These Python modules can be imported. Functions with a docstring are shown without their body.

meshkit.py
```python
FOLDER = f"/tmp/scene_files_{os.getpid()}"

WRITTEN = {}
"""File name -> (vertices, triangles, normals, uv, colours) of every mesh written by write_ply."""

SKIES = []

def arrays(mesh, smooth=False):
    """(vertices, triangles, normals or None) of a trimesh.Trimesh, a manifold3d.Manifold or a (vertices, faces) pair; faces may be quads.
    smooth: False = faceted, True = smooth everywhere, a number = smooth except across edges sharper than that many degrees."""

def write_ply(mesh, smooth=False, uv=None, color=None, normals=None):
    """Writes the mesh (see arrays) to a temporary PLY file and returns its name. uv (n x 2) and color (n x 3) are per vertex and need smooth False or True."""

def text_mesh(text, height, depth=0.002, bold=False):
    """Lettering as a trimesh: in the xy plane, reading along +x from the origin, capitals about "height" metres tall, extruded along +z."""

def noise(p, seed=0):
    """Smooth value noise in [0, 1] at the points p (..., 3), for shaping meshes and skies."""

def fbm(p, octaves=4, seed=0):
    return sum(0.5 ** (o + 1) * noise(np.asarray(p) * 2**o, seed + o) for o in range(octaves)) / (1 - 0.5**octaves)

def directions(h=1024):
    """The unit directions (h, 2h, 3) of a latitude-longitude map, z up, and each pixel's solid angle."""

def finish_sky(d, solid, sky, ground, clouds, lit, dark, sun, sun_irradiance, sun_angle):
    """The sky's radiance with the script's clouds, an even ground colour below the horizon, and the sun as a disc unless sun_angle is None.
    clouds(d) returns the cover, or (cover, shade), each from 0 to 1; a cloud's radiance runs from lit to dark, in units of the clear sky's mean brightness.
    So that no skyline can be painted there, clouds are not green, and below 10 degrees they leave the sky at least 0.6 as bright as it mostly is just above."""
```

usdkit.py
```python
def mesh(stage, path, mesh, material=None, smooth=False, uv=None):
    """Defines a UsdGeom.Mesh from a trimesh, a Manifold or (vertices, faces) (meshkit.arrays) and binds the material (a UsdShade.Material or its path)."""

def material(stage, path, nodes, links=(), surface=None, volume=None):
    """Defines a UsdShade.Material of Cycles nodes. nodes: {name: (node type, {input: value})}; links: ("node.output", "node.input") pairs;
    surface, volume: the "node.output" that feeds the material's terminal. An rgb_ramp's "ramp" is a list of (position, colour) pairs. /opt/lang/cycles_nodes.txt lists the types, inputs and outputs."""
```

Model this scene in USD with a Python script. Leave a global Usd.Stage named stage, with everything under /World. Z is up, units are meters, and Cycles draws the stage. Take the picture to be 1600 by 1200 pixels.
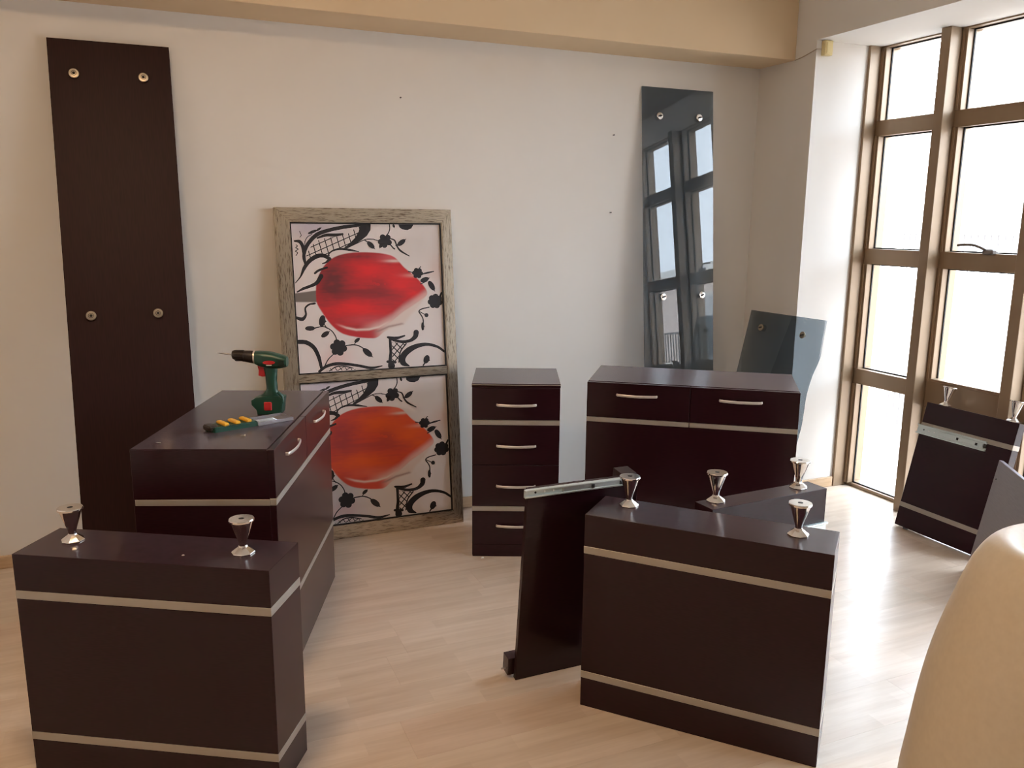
import math
import random

import numpy as np
import trimesh
import usdkit
import meshkit
from pxr import Gf, Sdf, Usd, UsdGeom, UsdLux, UsdShade
from shapely import affinity
from shapely.geometry import LineString, MultiLineString, Point, Polygon, box as sbox
from shapely.ops import unary_union
from trimesh.creation import extrude_polygon

stage = Usd.Stage.CreateInMemory()
UsdGeom.SetStageUpAxis(stage, "Z")
UsdGeom.SetStageMetersPerUnit(stage, 1.0)
UsdGeom.Xform.Define(stage, "/World")
UsdGeom.Scope.Define(stage, "/World/Looks")

# ---------------------------------------------------------------- camera, sky, sun, exposure
EXPOSURE = 2.36
FPX, PITCH, ROLL, EYE = 1287.7, 0.1942, 0.0084, (0.0, 0.0, 1.5)
fw = np.array([0, math.cos(PITCH), -math.sin(PITCH)])
r0 = np.array([1.0, 0, 0]); u0 = np.cross(r0, fw)
rr = r0 * math.cos(ROLL) + u0 * math.sin(ROLL); uu = np.cross(rr, fw)
cam = UsdGeom.Camera.Define(stage, "/World/camera")
cam.CreateHorizontalApertureAttr(36.0)
cam.CreateVerticalApertureAttr(27.0)
cam.CreateFocalLengthAttr(FPX / 1600 * 36.0)
cam.CreateClippingRangeAttr(Gf.Vec2f(0.05, 500))
cam.AddTransformOp().Set(Gf.Matrix4d(*rr, 0, *uu, 0, *(-fw), 0, *EYE, 1))
cam.CreateExposureAttr(EXPOSURE)

dome = UsdLux.DomeLight.Define(stage, "/World/sky_light")
dome.CreateIntensityAttr(0.85)
dome.CreateColorAttr(Gf.Vec3f(0.86, 0.97, 1.13))
sun = UsdLux.DistantLight.Define(stage, "/World/sun_light")
sun.CreateIntensityAttr(2.6)
sun.CreateAngleAttr(0.53)
sun.CreateColorAttr(Gf.Vec3f(1.0, 0.93, 0.82))

# ---------------------------------------------------------------- room frame: s along the back wall, t into it, z up
YW = 0.4016
O = np.array([0.0, 4.3101, 0.0])
AX = np.array([math.cos(YW), math.sin(YW), 0]); BX = np.array([-math.sin(YW), math.cos(YW), 0]); ZX = np.array([0, 0, 1.0])


def R(s, t, z=0.0):
    return O + s * AX + t * BX + z * ZX


sd = 0.80 * AX - 0.25 * BX - 0.62 * ZX          # the sun stands behind the building, lighting the houses opposite
sz = -sd / np.linalg.norm(sd); sx = np.cross([0, 0, 1.0], sz); sx /= np.linalg.norm(sx); sy = np.cross(sz, sx)
sun.AddTransformOp().Set(Gf.Matrix4d(*sx, 0, *sy, 0, *sz, 0, 0, 0, 20, 1))

# ---------------------------------------------------------------- materials
M = {}


def mat(name, nodes, links=(), surface="p.BSDF"):
    M[name] = usdkit.material(stage, "/World/Looks/" + name, nodes, links, surface=surface)


def plain(name, color, rough=0.5, metallic=0.0, **kw):
    mat(name, {"p": ("principled_bsdf", {"base_color": color, "roughness": rough, "metallic": metallic, **kw})})


def noisy(name, c0, c1, scale, stretch=(1, 1, 1), rough=0.5, metallic=0.0, bump=0.0, detail=4.0, lo=0.3, hi=0.7, **kw):
    nodes = {"tc": ("texture_coordinate", {}), "mp": ("mapping", {"scale": stretch}), "n": ("noise_texture", {"scale": scale, "detail": detail, "roughness": 0.6}),
             "r": ("rgb_ramp", {"ramp": [(0, c0), (lo, c0), (hi, c1), (1, c1)]}), "p": ("principled_bsdf", {"roughness": rough, "metallic": metallic, **kw})}
    links = [("tc.object", "mp.vector"), ("mp.vector", "n.vector"), ("n.fac", "r.fac"), ("r.color", "p.base_color")]
    if bump:
        nodes["b"] = ("bump", {"strength": bump, "distance": 0.002})
        links += [("n.fac", "b.height"), ("b.normal", "p.normal")]
    mat(name, nodes, links)


noisy("wall_paint", (0.77, 0.735, 0.69), (0.79, 0.755, 0.71), 3, rough=0.85)
noisy("cream_paint", (0.74, 0.565, 0.365), (0.76, 0.585, 0.385), 3, rough=0.85)  # one even beam tone, warmer than the walls
noisy("ceiling_paint", (0.80, 0.77, 0.72), (0.82, 0.79, 0.74), 2, rough=0.9)
noisy("wenge", (0.0190, 0.0050, 0.0080), (0.029, 0.0078, 0.0118), 6, (6, 6, 60), rough=0.20, specular_ior_level=0.31, sheen_weight=0.25, sheen_roughness=0.28, sheen_tint=(1.0, 0.84, 0.82))
noisy("wenge_board", (0.017, 0.0046, 0.0044), (0.030, 0.0080, 0.0075), 6, (40, 6, 2), rough=0.5, specular_ior_level=0.22)
noisy("grey_board", (0.150, 0.122, 0.138), (0.180, 0.148, 0.164), 5, (4, 4, 30), rough=0.38)
plain("wenge_edge", (0.028, 0.014, 0.014), 0.4)
plain("satin_strip", (0.43, 0.385, 0.33), 0.42, 0.35)
plain("satin_handle", (0.66, 0.61, 0.58), 0.32, 0.55)
plain("chrome", (0.80, 0.77, 0.74), 0.13, 1.0)
plain("steel_knob", (0.66, 0.58, 0.46), 0.22, 0.9)
plain("zinc", (0.72, 0.80, 0.79), 0.28, 0.75)
plain("dark_hole", (0.006, 0.005, 0.005), 0.7)
plain("black_rubber", (0.012, 0.011, 0.011), 0.6)
plain("black_plastic", (0.016, 0.011, 0.010), 0.38)
plain("green_plastic", (0.010, 0.060, 0.040), 0.36)
plain("red_plastic", (0.50, 0.018, 0.022), 0.38)
plain("yellow_plastic", (0.78, 0.42, 0.035), 0.4)
plain("steel", (0.55, 0.53, 0.50), 0.25, 1.0)
plain("white_plastic", (0.75, 0.74, 0.72), 0.45)
plain("sensor_plastic", (0.78, 0.64, 0.32), 0.5)
plain("cable_sheath", (0.50, 0.42, 0.33), 0.6)
noisy("leather", (0.66, 0.545, 0.395), (0.70, 0.585, 0.43), 60, rough=0.45, bump=0.12)
noisy("beech_trim", (0.50, 0.33, 0.19), (0.60, 0.42, 0.26), 4, (2, 2, 25), rough=0.45)
noisy("window_metal", (0.275, 0.190, 0.118), (0.305, 0.212, 0.134), 2, (3, 3, 0.5), rough=0.38, metallic=0.25)
noisy("silver_leaf_x", (0.27, 0.205, 0.15), (0.78, 0.69, 0.56), 1, (24, 60, 260), rough=0.24, metallic=0.85, lo=0.34, hi=0.50, bump=0.2)
noisy("silver_leaf_z", (0.27, 0.205, 0.15), (0.78, 0.69, 0.56), 1, (260, 60, 24), rough=0.24, metallic=0.85, lo=0.34, hi=0.50, bump=0.2)
plain("print_black", (0.016, 0.014, 0.018), 0.5)
plain("frame_liner", (0.008, 0.007, 0.007), 0.5)
mat("print_canvas", {"a": ("attribute", {"attribute": "ink"}), "p": ("principled_bsdf", {"roughness": 0.5})}, [("a.color", "p.base_color")])
noisy("facade_pink", (0.62, 0.49, 0.42), (0.68, 0.55, 0.47), 0.6, rough=0.9)
noisy("facade_white", (0.66, 0.62, 0.56), (0.72, 0.68, 0.62), 0.8, rough=0.9)
noisy("pavement", (0.30, 0.29, 0.27), (0.36, 0.35, 0.33), 0.4, rough=0.9)
plain("railing_metal", (0.16, 0.14, 0.13), 0.5)
plain("facade_glass", (0.42, 0.41, 0.40), 0.3)

# laminate boards: a few tones, each with its own grain and an object-level shift
for k, (f, g) in enumerate(((0.97, 1.0), (1.0, 1.0), (1.03, 1.0), (1.0, 0.97), (0.985, 1.02))):
    c0 = (0.63 * f, 0.50 * f * g, 0.39 * f * g); c1 = (0.72 * f, 0.60 * f * g, 0.49 * f * g)
    mat("laminate_%s" % "abcde"[k], {
        "tc": ("texture_coordinate", {}), "oi": ("object_info", {}), "sh": ("combine_xyz", {}), "ml": ("math", {"math_type": "multiply", "value2": 37.0}),
        "ad": ("vector_math", {"math_type": "add"}), "mp": ("mapping", {"scale": (1.6, 17, 1)}), "n": ("noise_texture", {"scale": 1.5, "detail": 5.0, "roughness": 0.62}),
        "r": ("rgb_ramp", {"ramp": [(0, c0), (0.33, c0), (0.66, c1), (1, c1)]}),
        "bk": ("brick_texture", {"color1": (0.93, 0.915, 0.90), "color2": (1.04, 1.04, 1.05), "mortar": (0.97, 0.96, 0.95), "scale": 1.0, "mortar_size": 0.0004, "mortar_smooth": 0.5, "bias": 0.1, "brick_width": 0.41, "row_height": 0.194 / 3, "offset": 0.37}),
        "mx": ("mix_color", {"blend_type": "multiply", "fac": 1.0, "use_clamp": False}),
        "p": ("principled_bsdf", {"roughness": 0.27, "specular_ior_level": 0.45})},
        [("oi.random", "ml.value1"), ("ml.value", "sh.x"), ("ml.value", "sh.z"), ("tc.object", "ad.vector1"), ("sh.vector", "ad.vector2"), ("ad.vector", "mp.vector"), ("mp.vector", "n.vector"), ("n.fac", "r.fac"), ("tc.object", "bk.vector"), ("r.color", "mx.a"), ("bk.color", "mx.b"), ("mx.result", "p.base_color")])


def pane_material(name, tint, ior=1.5, rough=0.0):
    mat(name, {"t": ("transparent_bsdf", {"color": tint}), "g": ("glossy_bsdf", {"color": (1, 1, 1), "roughness": rough}), "f": ("fresnel", {"IOR": ior}), "ge": ("geometry", {}),
               "fr": ("math", {"math_type": "subtract", "value1": 1.0}), "mu": ("math", {"math_type": "multiply"}), "m": ("mix_closure", {})},
        [("ge.backfacing", "fr.value2"), ("f.fac", "mu.value1"), ("fr.value", "mu.value2"), ("mu.value", "m.fac"), ("t.BSDF", "m.closure1"), ("g.BSDF", "m.closure2")], surface="m.closure")


mat("lamp_glow", {"e": ("emission", {"color": (1.0, 0.66, 0.36), "strength": 12.5})}, surface="e.emission")
pane_material("window_glass", (0.95, 0.965, 0.96), 1.7)
pane_material("smoked_glass", (0.52, 0.57, 0.61), 1.62)
mat("clear_plastic", {"t": ("transparent_bsdf", {"color": (0.75, 0.75, 0.80)}), "g": ("principled_bsdf", {"base_color": (0.50, 0.50, 0.56), "roughness": 0.18}), "m": ("mix_closure", {"fac": 0.45})},
    [("t.BSDF", "m.closure1"), ("g.BSDF", "m.closure2")], surface="m.closure")

# ---------------------------------------------------------------- helpers
used = {}


def numbered(parent, name):
    k = used.get((parent, name), 0)
    used[(parent, name)] = k + 1
    return name if k == 0 else "%s_%03d" % (name, k)


def keys(prim, label=None, cat=None, group=None, kind=None):
    for k, v in (("label", label), ("category", cat), ("group", group), ("kind", kind)):
        if v:
            prim.SetCustomDataByKey(k, v)


def obj(name, mesh, material, parent=None, smooth=False, label=None, kind=None):
    """one Mesh prim under parent (a path) or /World; returns its path"""
    parent = parent or "/World"
    p = parent + "/" + numbered(parent, name)
    m = usdkit.mesh(stage, p, mesh, M[material], smooth)
    keys(m.GetPrim(), label, None, None, kind)
    return p


def thing(name, label, cat, loc=(0, 0, 0), rotz=0.0, group=None, kind=None, axes=None):
    """an Xform at the thing's base; axes: its own x, y, z directions when it leans"""
    p = "/World/" + numbered("/World", name)
    x = UsdGeom.Xform.Define(stage, p)
    if axes is not None:
        ux, uy, uz = axes
        x.AddTransformOp().Set(Gf.Matrix4d(*map(float, ux), 0, *map(float, uy), 0, *map(float, uz), 0, *map(float, loc), 1))
    else:
        x.AddTranslateOp().Set(Gf.Vec3d(*map(float, loc)))
        x.AddRotateZOp().Set(math.degrees(rotz))
    keys(x.GetPrim(), label, cat, group, kind)
    return p


def lean_axes(u, v):
    u = np.asarray(u, float); u /= np.linalg.norm(u)
    v = np.asarray(v, float); v = v - (v @ u) * u; v /= np.linalg.norm(v)
    return u, np.cross(v, u), v


def bx(x0, x1, y0, y1, z0, z1, bev=0.0):
    """a box, its edges chamfered by bev"""
    if bev <= 0:
        m = trimesh.creation.box([x1 - x0, y1 - y0, z1 - z0]); m.apply_translation([(x0 + x1) / 2, (y0 + y1) / 2, (z0 + z1) / 2]); return m
    pts = []
    for k in range(3):
        d = [bev] * 3; d[k] = 0
        for ix in (0, 1):
            for iy in (0, 1):
                for iz in (0, 1):
                    pts.append((x1 - d[0] if ix else x0 + d[0], y1 - d[1] if iy else y0 + d[1], z1 - d[2] if iz else z0 + d[2]))
    return trimesh.convex.convex_hull(np.array(pts))


def cat_(*ms):
    return trimesh.util.concatenate(list(ms))


def lathe(profile, n=28, axis="z"):
    """profile: (radius, height) pairs from bottom to top, closed on the axis"""
    a = np.linspace(0, 2 * np.pi, n, endpoint=False)
    rows = [np.c_[r * np.cos(a), r * np.sin(a), np.full(n, h)] for r, h in profile]
    return loft(rows)


def loft(rows):
    n = len(rows[0]); v = np.vstack(rows); f = []
    for i in range(len(rows) - 1):
        for j in range(n):
            p, q_, r_, s_ = i * n + j, i * n + (j + 1) % n, (i + 1) * n + (j + 1) % n, (i + 1) * n + j
            f += [(p, q_, r_), (p, r_, s_)]
    c0, c1 = len(v), len(v) + 1
    v = np.vstack([v, rows[0].mean(0), rows[-1].mean(0)])
    for j in range(n):
        f += [(c0, (j + 1) % n, j), (c1, (len(rows) - 1) * n + j, (len(rows) - 1) * n + (j + 1) % n)]
    m = trimesh.Trimesh(v, f, process=False)
    if m.volume < 0:
        m.invert()
    return m


def rot(m, ang, axis, at=(0, 0, 0)):
    m = m.copy(); m.apply_transform(trimesh.transformations.rotation_matrix(ang, axis, at)); return m


def mv(m, x, y, z):
    m = m.copy(); m.apply_translation([x, y, z]); return m


def xz(poly, y0, y1):
    """a polygon of the x-z plane given thickness from y0 to y1"""
    geoms = [g for g in getattr(poly, "geoms", [poly]) if g.geom_type == "Polygon" and g.area > 1e-9]
    ms = [extrude_polygon(g, y1 - y0, engine="earcut") for g in geoms]
    m = cat_(*ms)
    v = m.vertices.copy()
    m.vertices = np.c_[v[:, 0], y1 - v[:, 2], v[:, 1]]
    return m


def pillow(poly, y0, y1, r, n=5):
    """a polygon of the x-z plane given thickness with rounded rims"""
    ms = []
    ts = np.linspace(0, np.pi / 2, n + 1)
    for k in range(n):
        off = r * (1 - math.sin(ts[k] * .5 + ts[k + 1] * .5)); d0, d1 = r * (1 - math.cos(ts[k])), r * (1 - math.cos(ts[k + 1]))
        g = poly.buffer(-off)
        if g.is_empty:
            continue
        ms += [xz(g, y0 + d0, y0 + d1), xz(g, y1 - d1, y1 - d0)]
    ms.append(xz(poly, y0 + r, y1 - r))
    return cat_(*ms)


def catmull(pts, n=10):
    p = np.asarray(pts, float)
    p = np.vstack([2 * p[0] - p[1], p, 2 * p[-1] - p[-2]])
    out = []
    for i in range(1, len(p) - 2):
        for t in np.linspace(0, 1, n, endpoint=False):
            out.append(0.5 * (2 * p[i] + (p[i + 1] - p[i - 1]) * t + (2 * p[i - 1] - 5 * p[i] + 4 * p[i + 1] - p[i + 2]) * t ** 2 + (3 * p[i] - p[i - 1] - 3 * p[i + 1] + p[i + 2]) * t ** 3))
    out.append(p[-2])
    return np.array(out)


def sweep(path, ra, rb, side, n=10):
    """an elliptical bar along path; ra across, rb along `side`"""
    path = np.asarray(path, float); t = np.gradient(path, axis=0); t /= np.linalg.norm(t, axis=1, keepdims=True)
    side = np.asarray(side, float); rows = []
    a = np.linspace(0, 2 * np.pi, n, endpoint=False)
    ra = np.broadcast_to(ra, len(path)); rb = np.broadcast_to(rb, len(path))
    for k, (p, d) in enumerate(zip(path, t)):
        s_ = side - (side @ d) * d; s_ /= np.linalg.norm(s_); w = np.cross(d, s_)
        rows.append(p + np.outer(np.cos(a), w) * ra[k] + np.outer(np.sin(a), s_) * rb[k])
    return loft(rows)


ROOM = dict(loc=O, rotz=YW)


def room_thing(name, label, cat, base, kind="structure"):
    """a thing in room directions, its origin at base = (s, t, z)"""
    return thing(name, label, cat, R(*base), YW, kind=kind)


# ---------------------------------------------------------------- the room
S0, T0, TR, H_CEIL = -3.6, 0.0, -9.5, 2.82     # left wall, back wall, rear wall, ceiling
SP, TP, SW = 1.5, -0.438, 2.06                 # pier face, pier edge, outer face of the window wall
ZL = 2.43                                      # underside of the lintel over the windows
ZB, TB = 2.355, -0.286                         # beam along the back wall

fl = room_thing("floor", "pale beech laminate floor in long boards", "floor", (0, 0, 0))
obj("subfloor", bx(S0 - .1, SW, TR - .1, .1, -0.06, -0.0125), "wenge_edge", fl)
rnd = random.Random(5)
BW, BL_ = 0.194, 1.29
row = 0; t1 = 0.0
while t1 > TR + 0.02:
    t0 = max(TR, t1 - BW)
    x = S0 - rnd.uniform(0, BL_)
    while x < 1.98:
        x0, x1 = max(S0, x), min(1.985, x + BL_)
        if x1 - x0 > 0.03:
            obj("plank", mv(bx(x0 + .0001, x1 - .0001, t0 + .0001, t1 - .0001, -0.012, 0.0, 0.0002), 0, 0, 0), "laminate_%s" % rnd.choice("abcde"), fl)
        x += BL_
    t1 -= BW; row += 1

st = lambda name, label, cat, parts: [obj(n, m, mt, p) for p in [room_thing(name, label, cat, (0, 0, 0))] for n, m, mt in parts]
st("wall_back", "warm white painted wall behind the leaning panels and framed prints", "wall", [("plaster", bx(S0 - .1, SW, 0, .12, 0, H_CEIL), "wall_paint")])
st("wall_left", "painted left side wall of the room", "wall", [("plaster", bx(S0 - .12, S0, TR, 0, 0, H_CEIL), "wall_paint")])
st("wall_rear", "unseen painted wall far behind the viewer, dimming reflections", "wall", [("plaster", bx(S0 - .12, SW, TR - .12, TR, 0, H_CEIL), "wall_paint")])  # out of view, set far back so the cabinet fronts reflect less light
st("wall_right", "white window wall with a shaded pier, bright reveal, lintel and an unseen solid rear stretch", "wall",
   [("pier", bx(SP, SW, TP, 0, 0, H_CEIL), "wall_paint"), ("lintel", bx(SP, SW, -4.205, TP, ZL, H_CEIL), "wall_paint"), ("pier", bx(SP, SW, TR, -4.205, 0, H_CEIL), "wall_paint")])  # second pier is solid wall out of view, keeping the rear darker
st("ceiling", "plain painted ceiling", "ceiling", [("plaster", bx(S0 - .12, SW, TR - .12, .12, H_CEIL, H_CEIL + .2), "ceiling_paint")])
st("trim_1", "cream toned beam running along the top of the back wall", "beam", [("beam", bx(S0, SP, TB, 0, ZB, H_CEIL, 0.002), "cream_paint")])
st("baseboard_back", "low beech baseboard along the back wall", "baseboard", [("board", bx(S0, SP, -0.014, 0, 0, 0.058, 0.003), "beech_trim")])
st("baseboard_right", "low beech baseboard around the pier and its reveal", "baseboard",
   [("board", bx(SP - .014, SP, TP - .014, -.014, 0, 0.058, 0.003), "beech_trim"), ("board", bx(SP, 1.846, TP - .014, TP, 0, 0.058, 0.003), "beech_trim")])

# windows: deep mullions, sashes set back, panes behind
SM, SS, SG = 1.85, 1.93, 1.976
TRANS = [(1.97, 2.05), (1.287, 1.371), (0.612, 0.697)]
mull = [(-0.455, TP), (-0.943, -0.888), (-1.465, -1.410), (-2.045, -1.990), (-2.545, -2.490), (-3.125, -3.07), (-3.625, -3.57), (-4.205, -4.15), (-4.705, -4.65), (-5.285, -5.23), (-6.0, -5.945)]
ordin = ["nearest the corner of the room", "with an opening handle behind the leaning slim cabinet"] + ["further along the window wall"] * 8
for w in range(7):
    ta, tb = mull[w][0], mull[w + 1][1]            # opening from ta down to tb
    opens = w % 2 == 1
    base = (SM, (ta + tb) / 2, 0)
    W = room_thing("window_%d" % (w + 1), "tall beige metal framed window %s" % ordin[w], "window", base)
    L = lambda m: mv(m, -base[0], -base[1], 0)
    obj("mullion", L(bx(SM, SW, *mull[w], 0, ZL, 0.002)), "window_metal", W)
    if w == 6:
        obj("mullion", L(bx(SM, SW, *mull[7], 0, ZL, 0.002)), "window_metal", W)
    tr = [list(x) for x in TRANS]
    if opens:
        tr[2] = [0.575, 0.712]
    for z0, z1 in tr:
        obj("transom", L(bx(SS, SW - .02, tb, ta, z0, z1, 0.002)), "window_metal", W)
    obj("head_rail", L(bx(SS, SW - .02, tb, ta, ZL - 0.007, ZL, 0.001)), "window_metal", W)
    obj("sill_rail", L(bx(SS + .02, SW - .02, tb, ta, 0, 0.02, 0.001)), "window_metal", W)
    zs = [0.02] + [z for p in sorted(tr) for z in p] + [ZL - 0.007]
    for k in range(0, len(zs), 2):
        z0, z1 = zs[k], zs[k + 1]
        for sgn in (0, 1):
            e = (ta - .028, ta) if sgn == 0 else (tb, tb + .024)
            obj("stile", L(cat_(bx(SS, SG - .001, e[0], e[1], z0, z1, 0.0015), bx(SS - .006, SS, e[0] + .012, e[1] - .002, z0, z1, 0.001))), "window_metal", W)
        if opens and k == 2:
            obj("glazing_bead", L(bx(SS - .004, SG, tb + .02, ta - .02, z0, z0 + .014, 0.002)), "window_metal", W)
        y_, w_ = (tb + .024, ta - .028), .006
        obj("gasket", L(cat_(bx(SG - .007, SG, y_[0], y_[0] + w_, z0, z1), bx(SG - .007, SG, y_[1] - w_, y_[1], z0, z1), bx(SG - .007, SG, y_[0], y_[1], z0, z0 + w_), bx(SG - .007, SG, y_[0], y_[1], z1 - w_, z1))), "black_rubber", W)
        obj("pane", L(bx(SG, SG + .006, tb + .02, ta - .02, z0, z1)), "window_glass", W)
    if opens:
        tc = (ta + tb) / 2
        path = catmull([(SS - .012, tc - .045, 1.378), (SS - .03, tc - .03, 1.392), (SS - .045, tc + .005, 1.408), (SS - .05, tc + .05, 1.411), (SS - .05, tc + .095, 1.407)], 6)
        h = obj("handle", L(sweep(path, 0.006, 0.006, (0, 0, 1))), "railing_metal", W, smooth=40)
        obj("handle_base", L(bx(SS - .03, SS + .004, tc - .075, tc - .02, 1.366, 1.392, 0.006)), "railing_metal", W)

# ---------------------------------------------------------------- pedestal cabinets, standing on their tops with the feet up
HP = 0.6353


def conical_foot(parent, x, y, z):
    """the chrome foot, upside down: flared plate below, cone, wide disc with a screw hole on top"""
    cone = lathe([(.0095, .016), (.0105, .030), (.0135, .040), (.0275, .084), (.0290, .0885)], 24)
    plate = lathe([(.0300, 0), (.0305, .003), (.0285, .006), (.0125, .018), (.0105, .022)], 8)
    disc = lathe([(.0285, .0880), (.0325, .0895), (.0330, .0935), (.0315, .0960), (.0075, .0960), (.0070, .0905)], 28)
    f = obj("foot", mv(cone, x, y, z), "chrome", parent, smooth=35)
    obj("mounting_plate", mv(rot(plate, .3, (0, 0, 1)), x, y, z), "chrome", f, smooth=20)
    obj("disc", mv(disc, x, y, z), "chrome", f, smooth=35)
    obj("screw_hole", mv(lathe([(.0072, .0940), (.0072, .0962)], 14), x, y, z), "dark_hole", f)


def pedestal(loc, rotz, w, d, label, group, feet, strips=((0.0965, 0.1195), (0.5105, 0.5335)), axes=None, slide=None, name="pedestal_cabinet", glide=0.0):
    p = thing(name, label, "cabinet", loc, rotz, group, axes=axes)
    zb = [0] + [z for s_ in strips for z in s_] + [HP]
    names = ("lower_body", "middle_body", "upper_body")
    for k in range(3):
        obj(names[k], bx(0, w, 0, d, zb[2 * k], zb[2 * k + 1], 0.0012), "wenge", p)
    for z0, z1 in strips:
        i = 0.0008
        obj("metal_strip", bx(-i, w + i, -i, d + i, z0, z1, 0.0008), "satin_strip", p)
    for x, y in feet:
        conical_foot(p, x, y, HP)
    if slide:
        drawer_slide(p, *slide)
    if glide:
        for x in (0.05, w - 0.05):
            obj("glide", mv(lathe([(.012, -glide), (.013, 0)], 14), x, d / 2, 0), "black_rubber", p)
    return p


def drawer_slide(parent, x0, x1, zc, y, hw=0.0225, flip=False):
    """a telescopic drawer runner screwed to a board: outer channel, inner rail, holes and end clip"""
    s = obj("drawer_slide", cat_(bx(x0, x1, y - .003, y, zc - hw, zc + hw, .0005), bx(x0, x1, y - .012, y - .002, zc + hw - .006, zc + hw, .001), bx(x0, x1, y - .012, y - .002, zc - hw, zc - hw + .006, .001)), "zinc", parent)
    a, b = (x0 + .34 * (x1 - x0), x1) if not flip else (x0, x1 - .34 * (x1 - x0))
    obj("inner_rail", cat_(bx(a, b - .01, y - .010, y - .003, zc - .014, zc + .014, .001), bx(a, b - .03, y - .0125, y - .010, zc + .007, zc + .012, .0008), bx(a, b - .03, y - .0125, y - .010, zc - .012, zc - .007, .0008)), "zinc", s)
    for k in range(3):
        xx = (x0 + (.10 + .08 * k) * (x1 - x0)) if not flip else (x1 - (.10 + .08 * k) * (x1 - x0))
        obj("rivet", mv(rot(lathe([(.004, 0), (.003, .003)], 10), math.pi / 2, (1, 0, 0)), xx, y - .002, zc), "white_plastic" if k else "dark_hole", s)
    for xx in (a + .42 * (b - a), b - .045):
        obj("slot", bx(xx - .006, xx + .004, y - .0132, y - .0098, zc - .006, zc + .006, .0005), "dark_hole", s)
    obj("end_clip", bx(b - .016, b + .004, y - .010, y - .002, zc - .008, zc + .010, .0015), "black_plastic", s)


def local(px, py, loc, yaw):
    d = np.array([px - loc[0], py - loc[1]])
    return d @ [math.cos(yaw), math.sin(yaw)], d @ [-math.sin(yaw), math.cos(yaw)]


LA, YA = (-1.3077, 2.0303, 0), -0.1296
LB, YB = (0.2239, 2.3681, 0), -0.4389
PA = pedestal(LA, YA, 0.7073, 0.1915, "wide dark wenge pedestal cabinet standing upside down at the bottom left", None,
         [local(-1.196, 2.126, LA, YA), local(-0.707, 2.052, LA, YA)])
obj("screw_plug", mv(lathe([(.004, 0), (.003, .001)], 10), 0.445, 0.06, HP), "satin_strip", PA)
pedestal(LB, YB, 0.7073, 0.1915, "wide dark wenge pedestal cabinet standing upside down between leaning panel and cream chair", None,
         [local(0.368, 2.449, LB, YB), local(0.815, 2.213, LB, YB)])
LL, YL = (0.621, 2.416, 0), 0.468
pedestal(LL, YL, 0.487, 0.085, "slim dark wenge pedestal cabinet standing behind the wide one, before the two-drawer sideboard", None,
         [local(0.650, 2.498, LL, YL), local(0.961, 2.642, LL, YL)], strips=((0.0965, 0.1195), (0.486, 0.5085)), slide=(0.10, 0.492, 0.497, -0.001, 0.0225, True), name="slim_pedestal")
yJ, lJ = -1.1622, 0.225
uJ = np.array([math.cos(yJ), math.sin(yJ), 0]); vJ = np.array([-math.sin(yJ) * math.sin(lJ), math.cos(yJ) * math.sin(lJ), math.cos(lJ)])
pedestal((1.9444, 3.9663, 0.016), 0, 0.4846, 0.045, "slim dark wenge pedestal cabinet leaning against the window frames at the right", None,
         [(0.085, 0.022), (0.437, 0.022)], axes=lean_axes(uJ, vJ), slide=(-0.012, 0.365, 0.497, -0.001, 0.0235), name="slim_pedestal", glide=0.010)

# ---------------------------------------------------------------- sideboards (two drawers over a panel) and the chest of drawers


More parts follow.
